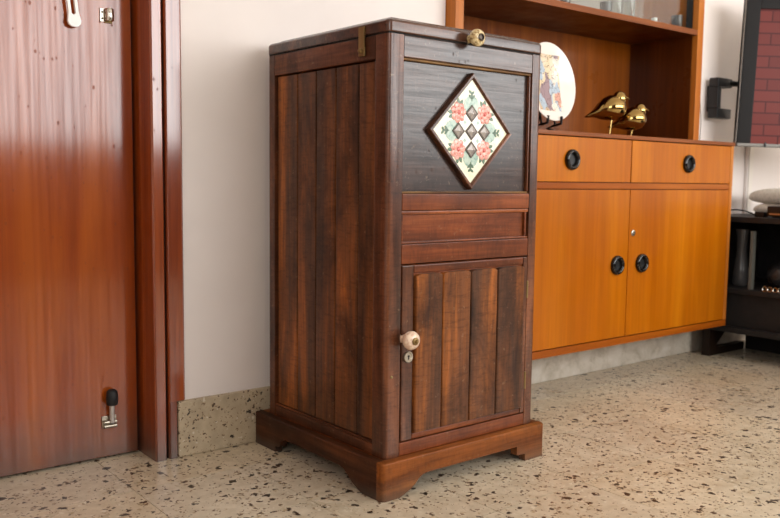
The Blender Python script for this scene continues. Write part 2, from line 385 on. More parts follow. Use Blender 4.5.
# folding door stop fixed low on the door
box('stop_plate', dl(-.414), dl(-.377), -.004, 0, .082, .112, M_STEEL, dr, .001)
for zz in (.0865, .097):
    bm = bmesh.new(); lathe(bm, [(0, -.016), (.0048, -.016), (.0048, .016), (0, .016)], 14, 'x', (dl(-.3945), -.0085, zz)); mk('stop_hinge', bm, M_STEEL, dr, 40)
bm = bmesh.new(); lathe(bm, [(0, .095), (.0062, .095), (.0062, .145), (0, .145)], 16, 'z', (dl(-.391), -.0125, 0)); mk('stop_arm', bm, plain('grey_metal', (196, 190, 184), .35, .5), dr, 40)
bm = bmesh.new(); lathe(bm, [(0, .142), (.0125, .142), (.0145, .146), (.0148, .165), (.013, .176), (.008, .181), (0, .182)], 20, 'z', (dl(-.391), -.0145, 0)); mk('rubber_tip', bm, M_RUBBER, dr, 50)
# small bolt keeper near the top of the frame
bm = bmesh.new(); bx(bm, dl(-.398), dl(-.387), -.003, 0, 1.088, 1.120, .001); lk = mk('bolt_keeper', bm, M_STEEL, dr, 40)
for zz in (1.096, 1.111):
    bm = bmesh.new(); lathe(bm, [(.0026, 0), (.0026, .0012), (0, .0012)], 10, '-y', (dl(-.3925), -.003, zz)); mk('screw', bm, M_DARK, lk)
bm = bmesh.new(); lathe(bm, [(0, -.015), (.009, -.015), (.0105, -.012), (.0105, .012), (.009, .015), (0, .015)], 18, 'z', (dl(-.377), -.009, 1.105)); mk('keeper_barrel', bm, M_CHROME, lk, 50)
box('keeper_foot', dl(-.386), dl(-.368), -.003, 0, 1.086, 1.091, M_BRASS, lk, .001)
# white plastic loop hanging on the door from a hook above the frame
hk = thing('hanging_loop', 'white plastic slotted loop hanging on the glossy door', 'hanger', (-.462, .083, 1.066))
bm = bmesh.new()
def slot(cx, cz, rx, hz, n=10):
    return [(cx + rx * math.cos(t), cz + hz + rx * math.sin(t)) for t in [PI * k / n for k in range(n + 1)]] + [(cx + rx * math.cos(t), cz - hz + rx * math.sin(t)) for t in [PI + PI * k / n for k in range(n + 1)]]
# outline wider at the foot
outer = [(.0, .0), (.008, .001), (.0145, .006), (.0165, .014), (.0145, .024), (.0125, .036), (.0125, .10), (.008, .108), (0, .11), (-.008, .108), (-.0125, .10), (-.0125, .036), (-.0145, .024), (-.0165, .014), (-.0145, .006), (-.008, .001)]
inner = [(.0, .028), (.003, .029), (.0055, .032), (.0055, .034), (.0055, .036), (.0055, .045), (.0055, .090), (.003, .094), (0, .095), (-.003, .094), (-.0055, .090), (-.0055, .045), (-.0055, .036), (-.0055, .034), (-.0055, .032), (-.003, .029)]
rings = [[bm.verts.new((u, y, v)) for u, v in P] for P, y in ((outer, -.003), (outer, .003), (inner, .003), (inner, -.003))]
for A, B in zip(rings, rings[1:] + rings[:1]):
    for k in range(16): bm.faces.new((A[k], A[(k + 1) % 16], B[(k + 1) % 16], B[k]))
lp = mk('loop', bm, M_WHITEP, hk); lp.rotation_euler = (0, math.radians(-6), math.radians(10))
bm = bmesh.new(); tube(bm, [(.012, .012, .125), (.012, -.006, .125), (.012, -.008, .112), (.010, -.006, .094), (.010, 0, .088), (.010, .004, .094)], .002); mk('hook', bm, M_STEEL, hk, 60)

# ------------------------------------------------------------------ the antique cabinet (front face at local y = 0)
CW, CD, ZB, ZS, LT = .497, .498, .087, 1.0285, 1.0675
cab = thing('wooden_cabinet', 'tall dark antique wooden cabinet with diamond rose tile and plank door', 'cabinet', (0, -.5324, 0), math.radians(.9125))
def arc(cx, cy, r, a0, a1, n=6): return [(cx + r * math.cos(math.radians(a0 + (a1 - a0) * k / n)), cy + r * math.sin(math.radians(a0 + (a1 - a0) * k / n))) for k in range(n + 1)]
r_ = .011
def post(x0, x1, y0, y1, corner):
    pr = []
    for cx, cy, a in ((x0, y0, 180), (x1, y0, 270), (x1, y1, 0), (x0, y1, 90)):
        sx = 1 if cx == x0 else -1; sy = 1 if cy == y0 else -1
        rr = r_ if (cx, cy) == corner else .0015
        pr += arc(cx + sx * rr, cy + sy * rr, rr, a, a + 90, 6 if rr == r_ else 2)
    bm = bmesh.new(); prism(bm, pr, ZB, ZS, 'z'); return mk('corner_post', bm, M_POST, cab, 35)
post(0, .043, 0, .045, (0, 0)); post(.463, CW, 0, .045, (CW, 0)); post(0, .04, .465, CD, (0, CD)); post(CW - .04, CW, .465, CD, (CW, CD))
fx0, fx1 = .0435, .4625
box('carcass_lining', .030, CW - .030, .030, CD - .012, ZB, ZS - .001, M_DARK, cab, 0)
box('front_rail', fx0, fx1, 0, .03, .981, ZS, M_RAILT, cab, .0025)
box('front_rail', fx0, fx1, 0, .03, .646, .684, M_RAIL, cab, .0025)
box('front_rail', fx0, fx1, 0, .03, .5265, .571, M_RAIL, cab, .0025)
box('front_rail', fx0, fx1, 0, .03, ZB, .1175, M_RAIL, cab, .0025)
box('tile_panel', fx0, fx1, .014, .03, .6845, .9805, M_TOPP, cab, .001)
for a in ((fx0, fx1, .004, .014, .9755, .981), (fx0, fx1, .006, .014, .684, .689)):
    box('bead', *a, M_BEAD, cab, .002)
box('bead', fx0, fx0 + .0045, .005, .014, .689, .9755, M_POST, cab, .0018)
box('bead', fx1 - .0045, fx1, .005, .014, .689, .9755, M_POST, cab, .0018)
box('drawer_panel', fx0, fx1, .009, .03, .5715, .6455, M_RAIL, cab, .001)
for a in ((fx0, fx1, .002, .01, .637, .6455), (fx0, fx1, .002, .01, .5715, .5765), (fx0, fx0 + .005, .002, .01, .577, .637), (fx1 - .013, fx1 - .006, .002, .01, .577, .637)):
    box('bead', *a, M_RAIL, cab, .002)
# plank door
dpart = box('plank_door', .046, .460, .004, .029, .1205, .524, M_RAIL, cab, .002)
box('stile', .0455, .0795, -.002, .005, .1205, .5235, M_POST, dpart, .003)
box('stile', .4455, .4605, -.002, .005, .1205, .5235, M_POST, dpart, .0025)
box('door_rail', .0798, .4452, -.0015, .005, .505, .5235, M_RAIL, dpart, .003)
box('door_rail', .0798, .4452, -.0015, .005, .1205, .1335, M_RAIL, dpart, .003)
pe = [.0805, .164, .255, .347, .4445]
for a, b in zip(pe, pe[1:]):
    a += .0009; b -= .0009; h = .5025; c = .005
    bm = bmesh.new()
    prism(bm, [(a, .1355), (b, .1355), (b, h - c), (b - .005, h - .0015), (b - .014, h), (a + .014, h), (a + .005, h - .0015), (a, h - c)], -.0095, .004, 'y')
    ed = [e for e in bm.edges if all(v.co.y < -.009 for v in e.verts)]
    bmesh.ops.bevel(bm, geom=ed, offset=.0042, segments=3, profile=.5, affect='EDGES')
    mk('plank', bm, M_PLANK, dpart, 40)
bm = bmesh.new(); lathe(bm, [(.011, -.004), (.0085, .010), (.009, .014), (.0175, .017), (.0205, .022), (.0215, .028), (.019, .035), (.012, .040), (0, .041)], 28, '-y', (.052, 0, .358))
kb = mk('ceramic_knob', bm, M_KNOBP, dpart, 60); kb['label'] = 'pinkish cream ceramic knob'
bm = bmesh.new(); lathe(bm, [(.0085, .039), (.0085, .043), (.0065, .0445), (.004, .0445), (.004, .047), (.0025, .049), (0, .0495)], 18, '-y', (.052, 0, .358)); mk('knob_screw', bm, M_BRASS, dpart, 40)
bm = bmesh.new(); lathe(bm, [(.0135, 0), (.0135, .004), (.012, .006), (.0095, .006), (.008, .0045), (0, .0045)], 24, '-y', (.0625, -.002, .3155)); kp = mk('keyhole_plate', bm, M_STEEL, dpart, 40)
bm = bmesh.new(); lathe(bm, [(.0028, .0035), (.0028, .0052), (0, .0052)], 12, '-y', (.0625, -.002, .3175)); bx(bm, .0612, .0638, -.0072, -.006, .310, .317); mk('keyhole', bm, M_DARK, dpart)
for zz in (.44, .205):
    bm = bmesh.new(); lathe(bm, [(0, -.022), (.003, -.022), (.003, .022), (0, .022)], 12, 'z', (.4617, -.0015, zz)); mk('hinge', bm, M_BRASS, cab, 40)
bm = bmesh.new(); lathe(bm, [(.0035, 0), (.0035, .001), (.002, .002), (0, .0023)], 12, '-y', (.018, 0, .274)); mk('nail_head', bm, M_BRASS, cab, 40)
# sides
ye = [.0505, .115, .204, .286, .368, .4615]
for sx in (0, 1):
    def X(a, b): return (a, b) if not sx else (CW - b, CW - a)
    q = X(.0, .03)
    box('side_rail', *q, .0455, .4645, .977, ZS, M_RAILY, cab, .0025)
    q = X(.002, .03)
    box('side_rail', *q, .0455, .4645, ZB, .1135, M_RAILY, cab, .0025)
    q = X(.0075, .022)
    for a, b in zip(ye, ye[1:]): box('side_plank', *q, a + .0013, b - .0013, .119, .9745, M_PLANK, cab, .003)
    q = X(.003, .010)
    box('side_bead', *q, .0455, .0505, .114, .9765, M_POST, cab, .0018); 
    box('side_bead', *q, .051, .4645, .1135, .1185, M_RAILY, cab, .0018)
for a, b in ((.041, .18), (.181, .32), (.321, .456)): box('back_plank', a, b, CD - .014, CD - .002, ZB, ZS, M_PLANK, cab, .001)
# plinth with bracket feet
ov = .0233; L, Rr = -ov, CW + ov
def ogee(x, s, n=6):   # from the foot on the floor up to the arch
    return None
front = [(L, 0), (.026, 0), (.036, .004), (.058, .013), (.073, .022), (.085, .034), (.098, .041), (.112, .043), (.415, .043), (.415, .0205), (.446, .0185), (.446, 0), (Rr, 0), (Rr, ZB), (L, ZB)]
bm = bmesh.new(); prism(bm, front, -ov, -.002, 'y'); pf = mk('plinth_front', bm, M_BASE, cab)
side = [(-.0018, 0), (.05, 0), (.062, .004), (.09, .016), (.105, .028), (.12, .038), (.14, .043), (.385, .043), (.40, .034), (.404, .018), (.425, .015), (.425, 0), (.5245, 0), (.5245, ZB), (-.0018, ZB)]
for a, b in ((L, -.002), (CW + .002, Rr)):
    bm = bmesh.new(); prism(bm, side, a, b, 'x'); mk('plinth_side', bm, M_BASE_SHADE, cab)
box('plinth_back', -.001, CW + .001, CD + .004, .524, .043, ZB, M_BASE, cab, .001)
# the front corners of the plinth are rounded over and the top edge eased
for o in list(cab.children):
    if o.name.startswith(('plinth_front', 'plinth_side')):
        bm = bmesh.new(); bm.from_mesh(o.data)
        isf = o.name.startswith('plinth_front')
        vert = [e for e in bm.edges if abs(e.verts[0].co.z - e.verts[1].co.z) > .08 and isf and abs(e.verts[0].co.y + ov) < 1e-4]
        bmesh.ops.bevel(bm, geom=vert, offset=.012, segments=5, profile=.5, affect='EDGES')
        out = [e for e in bm.edges if all(v.co.z > ZB - 1e-5 for v in e.verts) and (
            (isf and all(v.co.y < -.010 for v in e.verts)) or (not isf and (all(v.co.x < L + 1e-4 for v in e.verts) or all(v.co.x > Rr - 1e-4 for v in e.verts))))]
        bmesh.ops.bevel(bm, geom=out, offset=.004, segments=3, profile=.5, affect='EDGES')
        bmesh.ops.recalc_face_normals(bm, faces=bm.faces)
        bm.to_mesh(o.data); bm.free()
        for p in o.data.polygons: p.use_smooth = True
        o.data.set_sharp_from_angle(angle=math.radians(35))
box('plinth_ledge', -.001, CW + .001, -.001, CD + .003, ZB - .02, ZB - .0008, M_RAIL, cab, 0)
# lid
box('lid_seam', .003, CW - .003, .003, CD - .003, ZS - .001, ZS + .0035, M_DARK, cab, 0)
def rrect(x0, x1, y0, y1, r, n=6):
    out = []
    for cx, cy, a in ((x0 + r, y0 + r, 180), (x1 - r, y0 + r, 270), (x1 - r, y1 - r, 0), (x0 + r, y1 - r, 90)): out += arc(cx, cy, r, a, a + 90, n)
    return out
bm = bmesh.new(); rings = []
zl = ZS + .0035
for ins, z in ((.0035, zl), (-.0005, zl + .0003), (-.0015, zl + .0015), (-.002, zl + .003), (-.002, zl + .0205), (-.0012, zl + .023), (.0015, zl + .0258), (.006, zl + .0284), (.012, zl + .0303), (.019, zl + .0312), (.023, zl + .0315), (.024, zl + .0345), (.028, zl + .0362), (.036, zl + .037)):
    rings.append([bm.verts.new((x, y, z)) for x, y in rrect(ins, CW - ins, ins, CD - ins, max(.004, .013 - ins))])
n = len(rings[0])
for A, B in zip(rings, rings[1:]):
    for k in range(n): bm.faces.new((A[k], A[(k + 1) % n], B[(k + 1) % n], B[k]))
bm.faces.new(rings[0]); bm.faces.new(rings[-1])
lid = mk('lid', bm, M_RAILT, cab, 40)
bm = bmesh.new(); lathe(bm, [(.010, -.004), (.008, .010), (.009, .014), (.0165, .017), (.0195, .022), (.0200, .028), (.018, .034), (.012, .038), (0, .039)], 28, '-y', (.240, 0, zl + .009)); kb2 = mk('ceramic_knob', bm, M_KNOBY, lid, 60); kb2['label'] = 'speckled cream ceramic knob'
bm = bmesh.new(); lathe(bm, [(.0085, .037), (.0085, .041), (.006, .042), (.005, .039), (0, .039)], 18, '-y', (.240, 0, zl + .009)); mk('knob_screw', bm, M_GEMF, lid, 40)
# brass hasp on the left side of the lid
bm = bmesh.new(); bx(bm, -.0065, -.0022, .080, .100, zl - .026, zl + .019, .001); bx(bm, -.0065, -.0005, .079, .101, zl - .046, zl - .024, .003); hs = mk('hasp_strap', bm, M_BRASS, lid, 40)
bm = bmesh.new(); lathe(bm, [(.006, 0), (.006, .004), (.0035, .006), (.0035, .008), (0, .009)], 14, '-x', (-.006, .089, zl - .034)); mk('hasp_stud', bm, M_BRASS, lid, 40)

# diamond tile with its frame, in the middle of the upper panel
TC = (.2580, .8295); HD = .1370
pl = bpy.data.objects.new('tile_plaque', None)
def rot45(o): o.location = (TC[0], .014, TC[1]); o.rotation_euler = (0, math.radians(45), 0)
s_ = HD * math.sqrt(2) / 2 - .0005
bm = bmesh.new(); bx(bm, -s_ + .008, s_ - .008, -.008, 0, -s_ + .008, s_ - .008, .001); plq = mk('tile_plaque', bm, M_TILE, cab, 40); rot45(plq); plq['label'] = 'cream diamond tile with pink roses'
fwid = .0100
def strip(k):
    bm = bmesh.new()
    prof = [(-s_, 0), (-s_, -.012), (-s_ + .0015, -.0145), (-s_ + .0065, -.0145), (-s_ + fwid, -.0105), (-s_ + fwid, 0)]
    a = [bm.verts.new((u, y, -(-u))) for u, y in prof]; b = [bm.verts.new((u, y, -u)) for u, y in prof]
    bm.faces.new(a); bm.faces.new(b)
    for i in range(len(prof)): bm.faces.new((a[i], a[(i + 1) % len(prof)], b[(i + 1) % len(prof)], b[i]))
    bmesh.ops.rotate(bm, cent=(0, 0, 0), matrix=Matrix.Rotation(k * PI / 2, 3, 'Y'), verts=bm.verts)
    o = mk('frame_strip', bm, M_POST, plq); return o
for k in range(4): strip(k)
def tl(u, v):   # diamond axes (u right, v up) to the rotated plaque frame
    c = math.sqrt(.5); return (c * u - c * v, c * u + c * v)
def tl(u, v):
    m = Matrix.Rotation(math.radians(-45), 3, 'Y'); p = m @ Vector((u, 0, v)); return (p.x, p.z)
def slab(name, pts, d0, d1, mat, bev=.0008):
    """low relief shape on the tile: outline in diamond axes"""
    P = [tl(*p) for p in pts]; bm = bmesh.new(); prism(bm, P, -.008 - d1, -.008 - d0, 'y')
    return mk(name, bm, mat, plq)
def dia(cu, cv, h): return [(cu + h, cv), (cu, cv + h), (cu - h, cv), (cu, cv - h)]
def circ(cu, cv, ru, rv, n=14, a=0):
    return [(cu + ru * math.cos(2 * PI * k / n) * math.cos(a) - rv * math.sin(2 * PI * k / n) * math.sin(a), cv + ru * math.cos(2 * PI * k / n) * math.sin(a) + rv * math.sin(2 * PI * k / n) * math.cos(a)) for k in range(n)]
D1 = .0425
for u, v in ((0, .052), (0, -.052), (.052, 0), (-.052, 0)):
    slab('mint_patch', circ(u * 1.14, v * 1.14, .025, .025, 16), 0, .0005, M_MINT)
for u, v in ((D1 / 2, D1 / 2), (-D1 / 2, D1 / 2), (D1 / 2, -D1 / 2), (-D1 / 2, -D1 / 2)):
    slab('white_diamond', dia(u, v, .0205), 0, .0009, M_TWHITE)
    slab('mint_centre', dia(u, v, .0055), .0009, .0012, M_MINT)
for u, v in ((0, 0), (0, D1), (0, -D1), (D1, 0), (-D1, 0)):
    rim = slab('mirror_rim', dia(u, v, .0195), 0, .003, M_GEMF)
    P = [tl(*p) for p in dia(u, v, .0150)]; Q = [tl(*p) for p in dia(u, v, .0015)]
    bm = bmesh.new()
    a = [bm.verts.new((p[0], -.0108, p[1])) for p in P]; b = [bm.verts.new((p[0], -.0145, p[1])) for p in Q]
    bm.faces.new(b)
    for i in range(4): bm.faces.new((a[i], a[(i + 1) % 4], b[(i + 1) % 4], b[i]))
    bm.faces.new(a); mk('mirror_diamond', bm, M_GEM, plq)
def rose(cu, cv, R):
    bm = bmesh.new()
    for ring, (rr, nn, pr, dep) in enumerate(((R * .72, 7, R * .42, .0022), (R * .42, 5, R * .36, .0036))):
        for k in range(nn):
            a = 2 * PI * k / nn + ring * .5 + cu * 40
            x, z = tl(cu + rr * math.cos(a), cv + rr * math.sin(a))
            ellipsoid(bm, (x, -.008, z), (pr, dep, pr), None, 10, 6)
    o = mk('rose', bm, M_PINK, plq, 180)
    bm = bmesh.new(); x, z = tl(cu, cv); ellipsoid(bm, (x, -.008, z), (R * .30, .0048, R * .30), None, 10, 6)
    for k in range(9):
        a = 2 * PI * k / 9 + cu * 9; x, z = tl(cu + R * .62 * math.cos(a), cv + R * .62 * math.sin(a))
        ellipsoid(bm, (x, -.0098, z), (R * .10, .0008, R * .10), None, 8, 5)
    mk('rose_heart', bm, M_PINKD, plq, 180)
def leaf(cu, cv, ang, ln, wd):
    pts = []
    for k in range(7):
        t = k / 6; pts.append((t * ln, wd * math.sin(PI * t) ** .8))
    for k in range(5, 0, -1):
        t = k / 6; pts.append((t * ln, -wd * math.sin(PI * t) ** .8))
    P = [(cu + x * math.cos(ang) - y * math.sin(ang), cv + x * math.sin(ang) + y * math.cos(ang)) for x, y in pts]
    slab('leaf', P, 0, .0011, M_GREEN)
RO = .0425
for su in (-1, 1):
    for sv in (-1, 1):
        rose(su * RO, sv * RO, .0225)
        base = math.atan2(sv, su)
        for da in (-1.15, -.75, .75, 1.15): leaf(su * RO + .017 * math.cos(base + da), sv * RO + .017 * math.sin(base + da), base + da * 1.05, .016, .0042)
for k in range(4):
    a = PI / 2 * k; c, s = math.cos(a), math.sin(a)
    for off, da, ln in ((.070, 0, .022), (.076, .8, .014), (.076, -.8, .014), (.088, .9, .012), (.088, -.9, .010)):
        leaf(c * off, s * off, a + da, ln, .0030)

# ------------------------------------------------------------------ teak wall unit: cupboard below, open niche and glazed shelf above
UK = 1.147
def UP(x, y, z): return (.6471 + UK * (x - .418), .2916 + UK * y, -.105 + UK * z)   # place on the unit
SX0, SX1, SY, SB, ST = .418, 1.6, -.423, .22, .855
un = thing('teak_sideboard', 'orange teak wall unit with drawers, round black pulls and open display niche', 'sideboard', (.6471, .2916, -.105)); un.scale = (UK,) * 3
W_ = SX1 - SX0; MX = 1.0235 - SX0
BKY = .004
tb = box('top_board', -.002, W_ + .002, SY - .003, BKY, .843, ST, M_TEAKE, un, .0015)
box('bottom_board', 0, W_, SY, BKY, SB, .2415, M_TEAKH, un, .0015)
for a in ((0, .018), (W_ - .018, W_)): box('side_panel', *a, SY, BKY, .242, .8425, M_TEAKV, un, .001)
box('cross_rail', .0185, W_ - .0185, SY + .001, SY + .03, .6945, .7125, M_TEAKH, un, .001)
box('centre_stile', MX - .004, MX + .004, SY + .012, SY + .4, .242, .6945, M_TEAKIN, un, 0)
box('carcass', .019, W_ - .019, SY + .035, BKY - .001, .243, .842, M_TEAKIN, un, 0)
def pull(parent, x, z, y):
    bm = bmesh.new()
    lathe(bm, [(.0165, .002), (.0175, .008), (.0205, .0115), (.0245, .012), (.028, .009), (.0295, .004), (.029, 0)], 40, '-y', (x, y, z)); r = mk('ring_pull', bm, M_EBONY, parent, 60)
    bm = bmesh.new(); lathe(bm, [(.0175, .006), (.0155, .001), (0, .001)], 28, '-y', (x, y, z)); mk('pull_cup', bm, M_BLACK, parent, 60)
for a, b, px, in ((.020, MX - .0025, .745), (MX + .0025, W_ - .020, 1.325)):
    d = box('drawer', a, b, SY, SY + .02, .7145, .8405, M_TEAK, un, .0012); pull(d, px - SX0, .7765, SY)
for a, b, px in ((.020, MX - .0015, .968), (MX + .0015, W_ - .020, 1.091)):
    d = box('cupboard_door', a, b, SY, SY + .02, .2445, .6925, M_TEAK, un, .0012); pull(d, px - SX0, .466, SY)
bm = bmesh.new(); lathe(bm, [(.0095, 0), (.0095, .002), (.008, .003), (.003, .003), (.0025, .002), (0, .002)], 20, '-y', (1.044 - SX0, SY, .561)); mk('lock', bm, M_STEEL, d, 40)
# upper part
HY, HT = -.287, 1.80
for a in ((0, .030), (W_ - .034, W_)): box('upright', *a, HY, BKY, ST + .0005, HT, M_TEAKV, un, .001)
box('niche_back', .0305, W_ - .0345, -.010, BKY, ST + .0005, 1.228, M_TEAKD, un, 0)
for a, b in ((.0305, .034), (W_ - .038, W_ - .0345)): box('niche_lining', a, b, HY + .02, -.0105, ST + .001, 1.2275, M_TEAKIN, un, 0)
sh = box('shelf', .0305, W_ - .0345, HY + .008, BKY, 1.2285, 1.2475, wood('teak_shelf', [(.25, (70, 32, 6)), (.5, (92, 44, 10)), (.75, (110, 58, 18))], 'x', 12, .8, .4, .2, .2, .2, .05), un, .001)
box('shelf_lip', .0305, W_ - .0345, HY + .001, HY + .0078, 1.2285, 1.2475, M_TEAKE, sh, .001)
box('case_back', .0305, W_ - .0345, -.010, BKY, 1.248, HT - .021, plain('pale_laminate', (176, 168, 160), .5), un, 0)
box('case_top', .0305, W_ - .0345, HY, BKY, HT - .02, HT, M_TEAKE, un, .001)
gy = HY + .03
for a, b, y in ((.034, .87, gy), (.83, W_ - .040, gy + .008)):
    box('glass_pane', a, b, y, y + .004, 1.2485, HT - .022, M_GLASS, un, 0)
box('glass_channel', W_ - .0395, W_ - .0348, HY + .022, gy + .016, 1.248, HT - .021, M_BLACK, un, 0)

# glassware behind the sliding panes
def tumbler(label, x, y, r, h, mat, name='drinking_glass', cat='glass', grp='glassware behind the sliding panes'):
    bm = bmesh.new(); lathe(bm, [(0, 0), (r * .82, 0), (r * .86, .002), (r, h), (r - .002, h), (r * .82 - .001, .008), (0, .008)], 24, 'z')
    o = mk(name, bm, mat, None, 50); o.location = UP(x, y, 1.2478); o.scale = (UK,) * 3; return tag(o, label, cat, grp)
M_GLASS2 = plain('tumbler_glass', (235, 238, 236), .03); M_GLASS2.node_tree.nodes['Principled BSDF'].inputs['Transmission Weight'].default_value = .9
M_SMOKE = plain('smoked_glass', (40, 38, 38), .1)
tumbler('dark tumbler leftmost on the glazed shelf of the teak unit', .955, -.205, .018, .055, M_SMOKE)
tumbler('dark tumbler beside the clear glasses on the glazed shelf', 1.158, -.205, .021, .050, M_SMOKE)
tumbler('clear glass just right of the dark tumbler behind the pane', 1.222, -.195, .024, .10, M_GLASS2)
tumbler('clear glass nearest the small white pot behind the pane', 1.286, -.200, .022, .10, M_GLASS2)
tumbler('small white pot alone on the glazed shelf', 1.425, -.205, .010, .034, M_WHITEP, 'salt_pot', 'pot', None)
tumbler('grey tumbler at the right end of the glazed shelf', 1.530, -.225, .020, .052, plain('grey_glass', (70, 66, 64), .15))

# ------------------------------------------------------------------ plate on its stand
def plate_mat():
    t = NT('plate_glaze'); v = t.coords()
    xyz = t.n('ShaderNodeSeparateXYZ', {0: v}); x, z = xyz.outputs[0], xyz.outputs[2]
    inx = t.math('LESS_THAN', t.math('ABSOLUTE', t.math('ADD', x, .004)), .058); inz = t.math('LESS_THAN', t.math('ABSOLUTE', t.math('ADD', z, .002)), .084)
    m = t.math('MULTIPLY', inx, inz)
    vo = t.n('ShaderNodeTexVoronoi', {'Vector': t.n('ShaderNodeMapping', {'Vector': v, 'Scale': (1, 1, .6)}).outputs[0], 'Scale': 38.0}, distance='MANHATTAN').outputs['Color']
    h = t.n('ShaderNodeSeparateColor', {0: vo}).outputs[0]
    col = t.ramp(h, [(0, (232, 220, 206)), (.2, (222, 196, 150)), (.35, (150, 178, 204)), (.48, (206, 128, 104)), (.6, (228, 206, 172)), (.72, (112, 66, 96)), (.8, (236, 226, 214)), (.92, (196, 160, 110))], 'CONSTANT')
    col = t.mix(.25, col, s2l((236, 228, 216)))
    ln = t.n('ShaderNodeTexNoise', {'Vector': v, 'Scale': 40.0, 'Detail': 2.0}).outputs[0]
    lm = t.math('LESS_THAN', t.math('ABSOLUTE', t.math('SUBTRACT', ln, .5)), .012)
    col = t.mix(t.math('MULTIPLY', lm, .7), col, s2l((70, 50, 46)))
    t.set(Base_Color=t.mix(m, s2l((238, 230, 220)), col), Roughness=.22); return t.m
PLC = Vector((.795, -.285, 1.006))
pt = thing('display_plate', 'white round plate with a colourful picture on a black stand', 'plate', UP(*PLC), 0); pt.scale = (UK,) * 3
bm = bmesh.new(); lathe(bm, [(0, .001), (.072, .001), (.078, .004), (.108, .012), (.1155, .014), (.1165, .012), (.114, .009), (.08, -.003), (.05, -.005), (0, -.005)], 56, '-y')
po = mk('plate_dish', bm, plate_mat(), pt, 60); pt.rotation_euler = (math.radians(-8), 0, math.radians(4))
es = thing('plate_easel', 'black wire easel holding up the round plate', 'stand', UP(PLC.x, PLC.y, ST)); es.scale = (UK,) * 3
for s in (-1, 1):
    bm = bmesh.new(); tube(bm, [(s * .030, -.030, .052), (s * .030, -.028, .031), (s * .030, -.006, .027), (s * .035, .03, .020), (s * .040, -.01, .0045), (s * .042, -.045, .0045)], .0042, 8); mk('easel_foot', bm, M_BLACK, es, 60)
    bm = bmesh.new(); tube(bm, [(s * .030, -.006, .027), (s * .026, .026, .14), (s * .014, .032, .18)], .003, 8); mk('easel_strut', bm, M_BLACK, es, 60)
    bm = bmesh.new(); tube(bm, [(s * .026, .026, .14), (s * .032, .075, .0035)], .003, 8); mk('easel_leg', bm, M_BLACK, es, 60)
bm = bmesh.new(); tube(bm, [(-.026, .026, .14), (.026, .026, .14)], .003, 8); mk('easel_bar', bm, M_BLACK, es, 60)

# ------------------------------------------------------------------ two polished brass birds
def bird(label, x, y, zc, k, rz):
    b = thing('brass_bird', label, 'ornament', UP(x, y, ST), rz, 'brass birds on the teak unit'); b.scale = (UK,) * 3
    h = zc - ST; bm = bmesh.new()
    # one continuous body: rings along the spine from tail tip to breast, head above
    spine = [(-.086, -.030, .002), (-.074, -.026, .007), (-.060, -.019, .014), (-.047, -.011, .026), (-.032, -.005, .038), (-.012, -.001, .045), (.008, 0, .045), (.026, -.001, .037), (.038, -.002, .023), (.043, -.003, .007)]
    n = 20; rings = []
    for px, pz, r in spine: rings.append([bm.verts.new((px * k, math.cos(2 * PI * i / n) * r * k, h + (pz + math.sin(2 * PI * i / n) * r * .86) * k)) for i in range(n)])
    for A, B in zip(rings, rings[1:]):
        for i in range(n): bm.faces.new((A[i], A[(i + 1) % n], B[(i + 1) % n], B[i]))
    bm.faces.new(rings[0]); bm.faces.new(rings[-1])
    mk('body', bm, M_BIRD, b, 180)
    bm = bmesh.new(); ellipsoid(bm, (.018 * k, -.010 * k, h + .026 * k), (.022 * k, .021 * k, .024 * k)); mk('head', bm, M_BIRD, b, 180)
    bm = bmesh.new(); tube(bm, [(.034 * k, -.018 * k, h + .030 * k), (.046 * k, -.024 * k, h + .024 * k)], [.005 * k, .0008]); mk('beak', bm, M_BIRD, b, 60)
    bm = bmesh.new(); tube(bm, [(0, 0, h - .03 * k), (-.006, 0, .004)], .0030); mk('leg', bm, M_BIRD, b, 60)
    bm = bmesh.new(); lathe(bm, [(0, 0), (.022, 0), (.022, .002), (.018, .004), (0, .0045)], 20, 'z', (-.006, 0, 0)); mk('foot_disc', bm, M_BIRD, b, 40)
    return b
bird('taller polished brass bird nearer the plate on the teak unit', 1.043, -.33, .945, 1.0, math.radians(-35))
bird('lower polished brass bird on the right, farther from the plate', 1.152, -.33, .917, .95, math.radians(-35))

# ------------------------------------------------------------------ television on its wall arm
TVA = math.atan2(-.68, .73)      # direction of the screen's width in plan
tv = thing('television', 'black flat television showing a red brick wall, turned on a wall arm', 'television', (2.14, -.12, .869), TVA); tv.rotation_euler = (0, math.radians(1.6), TVA)
TW, TH = .98, .60
M_BEZ = plain('bezel_black', (20, 16, 15), .5, 0, Specular_IOR_Level=.2)
fm = bmesh.new(); bx(fm, 0, TW, 0, .035, 0, TH, .004); body = mk('bezel_back', fm, M_BEZ, tv, 40)
bz = .056
bm = bmesh.new(); bx(bm, 0, bz, -.012, 0, .013, TH, .003); mk('bezel', bm, M_BEZ, tv, 40)
bm = bmesh.new(); bx(bm, TW - bz, TW, -.012, 0, .013, TH, .003); mk('bezel', bm, M_BEZ, tv, 40)
bm = bmesh.new(); bx(bm, bz, TW - bz, -.012, 0, TH - .05, TH, .003); mk('bezel', bm, M_BEZ, tv, 40)
bm = bmesh.new(); bx(bm, .001, TW, -.016, .0, -.001, .0125, .002); mk('silver_strip', bm, plain('silver_plastic', (120, 116, 110), .4, .3), tv, 40)
bm = bmesh.new(); bx(bm, .108, .116, -.021, -.0165, -.003, .018, .0015); mk('logo_stub', bm, M_BLACK, tv, 40)
bm = bmesh.new(); tube(bm, [(-.002, -.006, .012), (-.002, -.006, TH)], .003, 6); mk('silver_edge', bm, plain('silver_edge', (150, 146, 140), .2, .6), tv, 60)
